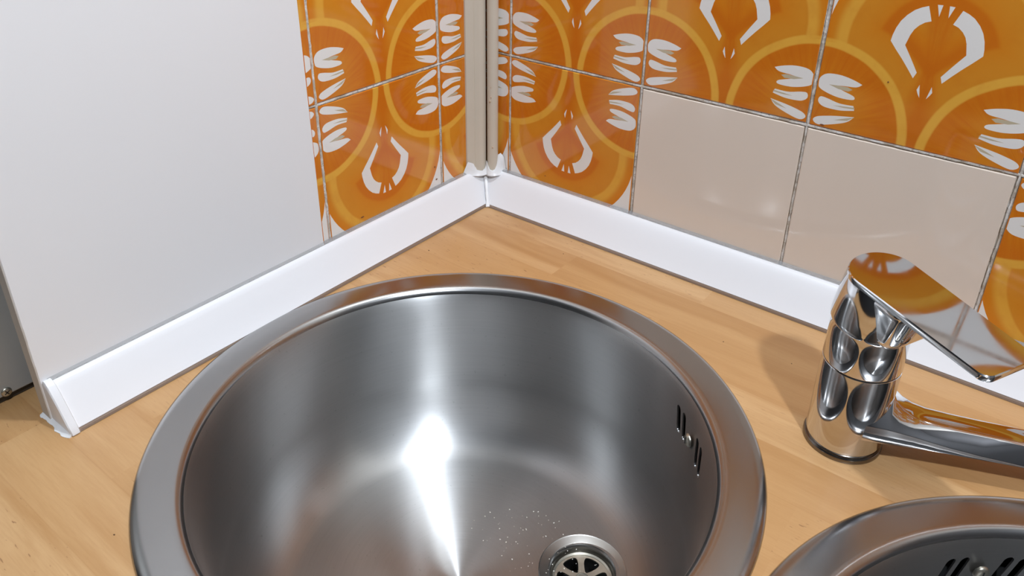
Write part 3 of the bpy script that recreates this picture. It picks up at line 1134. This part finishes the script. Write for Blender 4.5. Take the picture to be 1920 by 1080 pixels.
# lever with its head
AZ, TH, RO, Z0L = math.radians(-29), math.radians(5), math.radians(5), 0.134
u_ = Vector((math.cos(AZ), math.sin(AZ), 0))
v_ = Vector((-math.sin(AZ), math.cos(AZ), 0))
k_ = Vector((0, 0, 1))
UU = u_ * math.cos(TH) - k_ * math.sin(TH)
k2 = u_ * math.sin(TH) + k_ * math.cos(TH)
VV = v_ * math.cos(RO) + k2 * math.sin(RO)
WW = UU.cross(VV)
LM = Matrix(((UU.x, VV.x, WW.x, 0), (UU.y, VV.y, WW.y, 0), (UU.z, VV.z, WW.z, Z0L), (0, 0, 0, 1)))


def plate_outline(grow=0.0, n=40):
    """plan of lever and head: round behind, straight sides, rounded square tip"""
    rr = 0.0218 + grow
    w1 = 0.0192 + grow
    L = 0.0905 + grow
    rc_ = 0.0062
    pts = []
    for k in range(n + 1):
        a = math.pi * 0.5 + math.pi * k / n
        pts.append((rr * math.cos(a) * 0.93, rr * math.sin(a)))
    ncor = 8
    for k in range(1, 9):
        t = k / 8
        pts.append((t * (L - rc_), -(rr + (w1 - rr) * t)))
    for k in range(1, ncor + 1):
        a = -math.pi / 2 + math.pi / 2 * k / ncor
        pts.append((L - rc_ + rc_ * math.cos(a), -w1 + rc_ + rc_ * math.sin(a)))
    for k in range(ncor):
        a = math.pi / 2 * k / ncor
        pts.append((L - rc_ + rc_ * math.cos(a), w1 - rc_ + rc_ * math.sin(a)))
    for k in range(0, 8):
        t = 1 - k / 8
        pts.append((t * (L - rc_), (rr + (w1 - rr) * t)))
    return pts


bm = bmesh.new()
rings = []
for grow, w in ((-0.0006, -0.0046), (0.0, -0.0040), (0.0002, -0.0022), (0.0, -0.0006), (-0.0006, 0.0)):
    rings.append([LM @ Vector((a, c, w)) for a, c in plate_outline(grow)])
add_loft(bm, rings)
lever = obj('lever', bm, M['chrome'], tap, smooth=50)
for p_ in lever.data.polygons:
    if len(p_.vertices) > 8:
        p_.use_smooth = False
lever.data.set_sharp_from_angle(angle=math.radians(20))
# head: from the plate down to the bottom rim
bm = bmesh.new()
n = 80
rings = []
for t, r_ in ((0.0, 0.0214), (0.12, 0.0222), (0.4, 0.0236), (0.7, 0.0248), (0.9, 0.0254), (0.97, 0.0254), (1.0, 0.0250), (1.0, 0.0235)):
    ring = []
    for q in range(n):
        a = 2 * math.pi * q / n
        topp = LM @ Vector((0.0 + r_ * 0.98 * math.cos(a), r_ * math.sin(a), -0.003))
        bz = 0.0970
        botp = Vector((0.0 + r_ * math.cos(a + AZ), r_ * math.sin(a + AZ), bz + 0.0022 * -math.cos(a)))
        ring.append(topp.lerp(botp, t))
    rings.append(ring)
add_loft(bm, rings)
obj('head', bm, M['chrome'], tap, smooth=40)
# nose under the lever with the grub screw
bm = bmesh.new()
add_box(bm, (0.004, -0.0190, -0.0372), (0.0375, 0.0190, -0.0015), 0.0085, 6)
for v in bm.verts:
    t = (-v.co.z) / 0.038
    v.co.x -= 0.006 * t * (1 if v.co.x > 0.02 else 0)
    v.co = LM @ v.co
nose = obj('nose', bm, M['chrome'], tap, smooth=50)
mx = LM @ Matrix.Translation((0.0325, -0.009, -0.0245)) @ Matrix.Rotation(math.pi / 2 + 0.1, 4, 'Y')
bm = bmesh.new()
add_lathe(bm, [(0, 0.0), (0.0040, 0.0), (0.0040, 0.0009), (0.0031, 0.0014), (0.0026, 0.0006), (0, 0.0004)], 28)
for v in bm.verts:
    v.co = mx @ v.co
obj('grub_screw', bm, M['dark_chrome'], nose, smooth=40)

# small chips and stains in the glaze
M['chip'] = simple('chip', (0.20, 0.07, 0.02), 0.7, mottled=0.3, scale=500)
for wall, a, z, w_, h_ in ((wall_left, -0.0790, 0.0560, 0.0009, 0.0013), (wall_left, -0.0770, 0.0415, 0.0014, 0.0009), (wall_left, -0.1790, 0.0395, 0.0022, 0.0007), (wall_right, 0.0820, 0.0420, 0.0010, 0.0005), (wall_right, 0.3865, 0.2075, 0.0006, 0.0006), (wall_right, 0.3460, 0.1640, 0.0018, 0.0006)):
    bm = bmesh.new()
    bmesh.ops.create_icosphere(bm, subdivisions=1, radius=1.0)
    for v in bm.verts:
        k = random.uniform(0.7, 1.3)
        if wall is wall_left:
            v.co = Vector((0.0004 + v.co.x * 0.0002, a + v.co.y * w_ * k, z + v.co.z * h_ * k))
        else:
            v.co = Vector((a + v.co.x * w_ * k, -0.0004 + v.co.y * 0.0002, z + v.co.z * h_ * k))
    obj('chip', bm, M['chip'], wall)

# ------------------------------------------------------------------ crumbs
def crumbs(name, spots, mat, size, label):
    bm = bmesh.new()
    rnd = random.Random(11)
    for (x, y, z) in spots:
        r = size * rnd.uniform(0.5, 1.5)
        a = rnd.uniform(0, 6)
        rr = bmesh.ops.create_icosphere(bm, subdivisions=1, radius=r)
        for v in rr['verts']:
            p = Vector((v.co.x * 1.5, v.co.y, v.co.z * 0.6))
            p.rotate(Matrix.Rotation(a, 3, 'Z'))
            v.co = p + Vector((x, y, z + r * 0.5))
    o = obj(name, bm, mat)
    return tag(o, label, 'crumbs', kind='stuff')


rnd = random.Random(21)
sp = []
for k in range(130):
    a = rnd.uniform(-0.6, 2.9)
    r_ = 0.095 * math.sqrt(rnd.random())
    sp.append((S1[0] + 0.03 + r_ * math.cos(a) * 0.7, S1[1] + 0.03 + r_ * math.sin(a) * 0.7, -0.1505))
crumbs('crumbs', sp, M['crumb'], 0.00034, 'pale specks scattered over the floor of the near sink')
sp = [(rnd.uniform(0.02, 0.7), rnd.uniform(-0.55, -0.04), 0.0) for k in range(60)]
sp = [q for q in sp if math.hypot(q[0] - S1[0], q[1] - S1[1]) > 0.21 and math.hypot(q[0] - S2[0], q[1] - S2[1]) > 0.21 and math.hypot(q[0] - FX, q[1] - FY) > 0.03]
crumbs('crumbs', sp, M['dark_crumb'], 0.0004, 'few dark specks scattered over the wooden worktop')
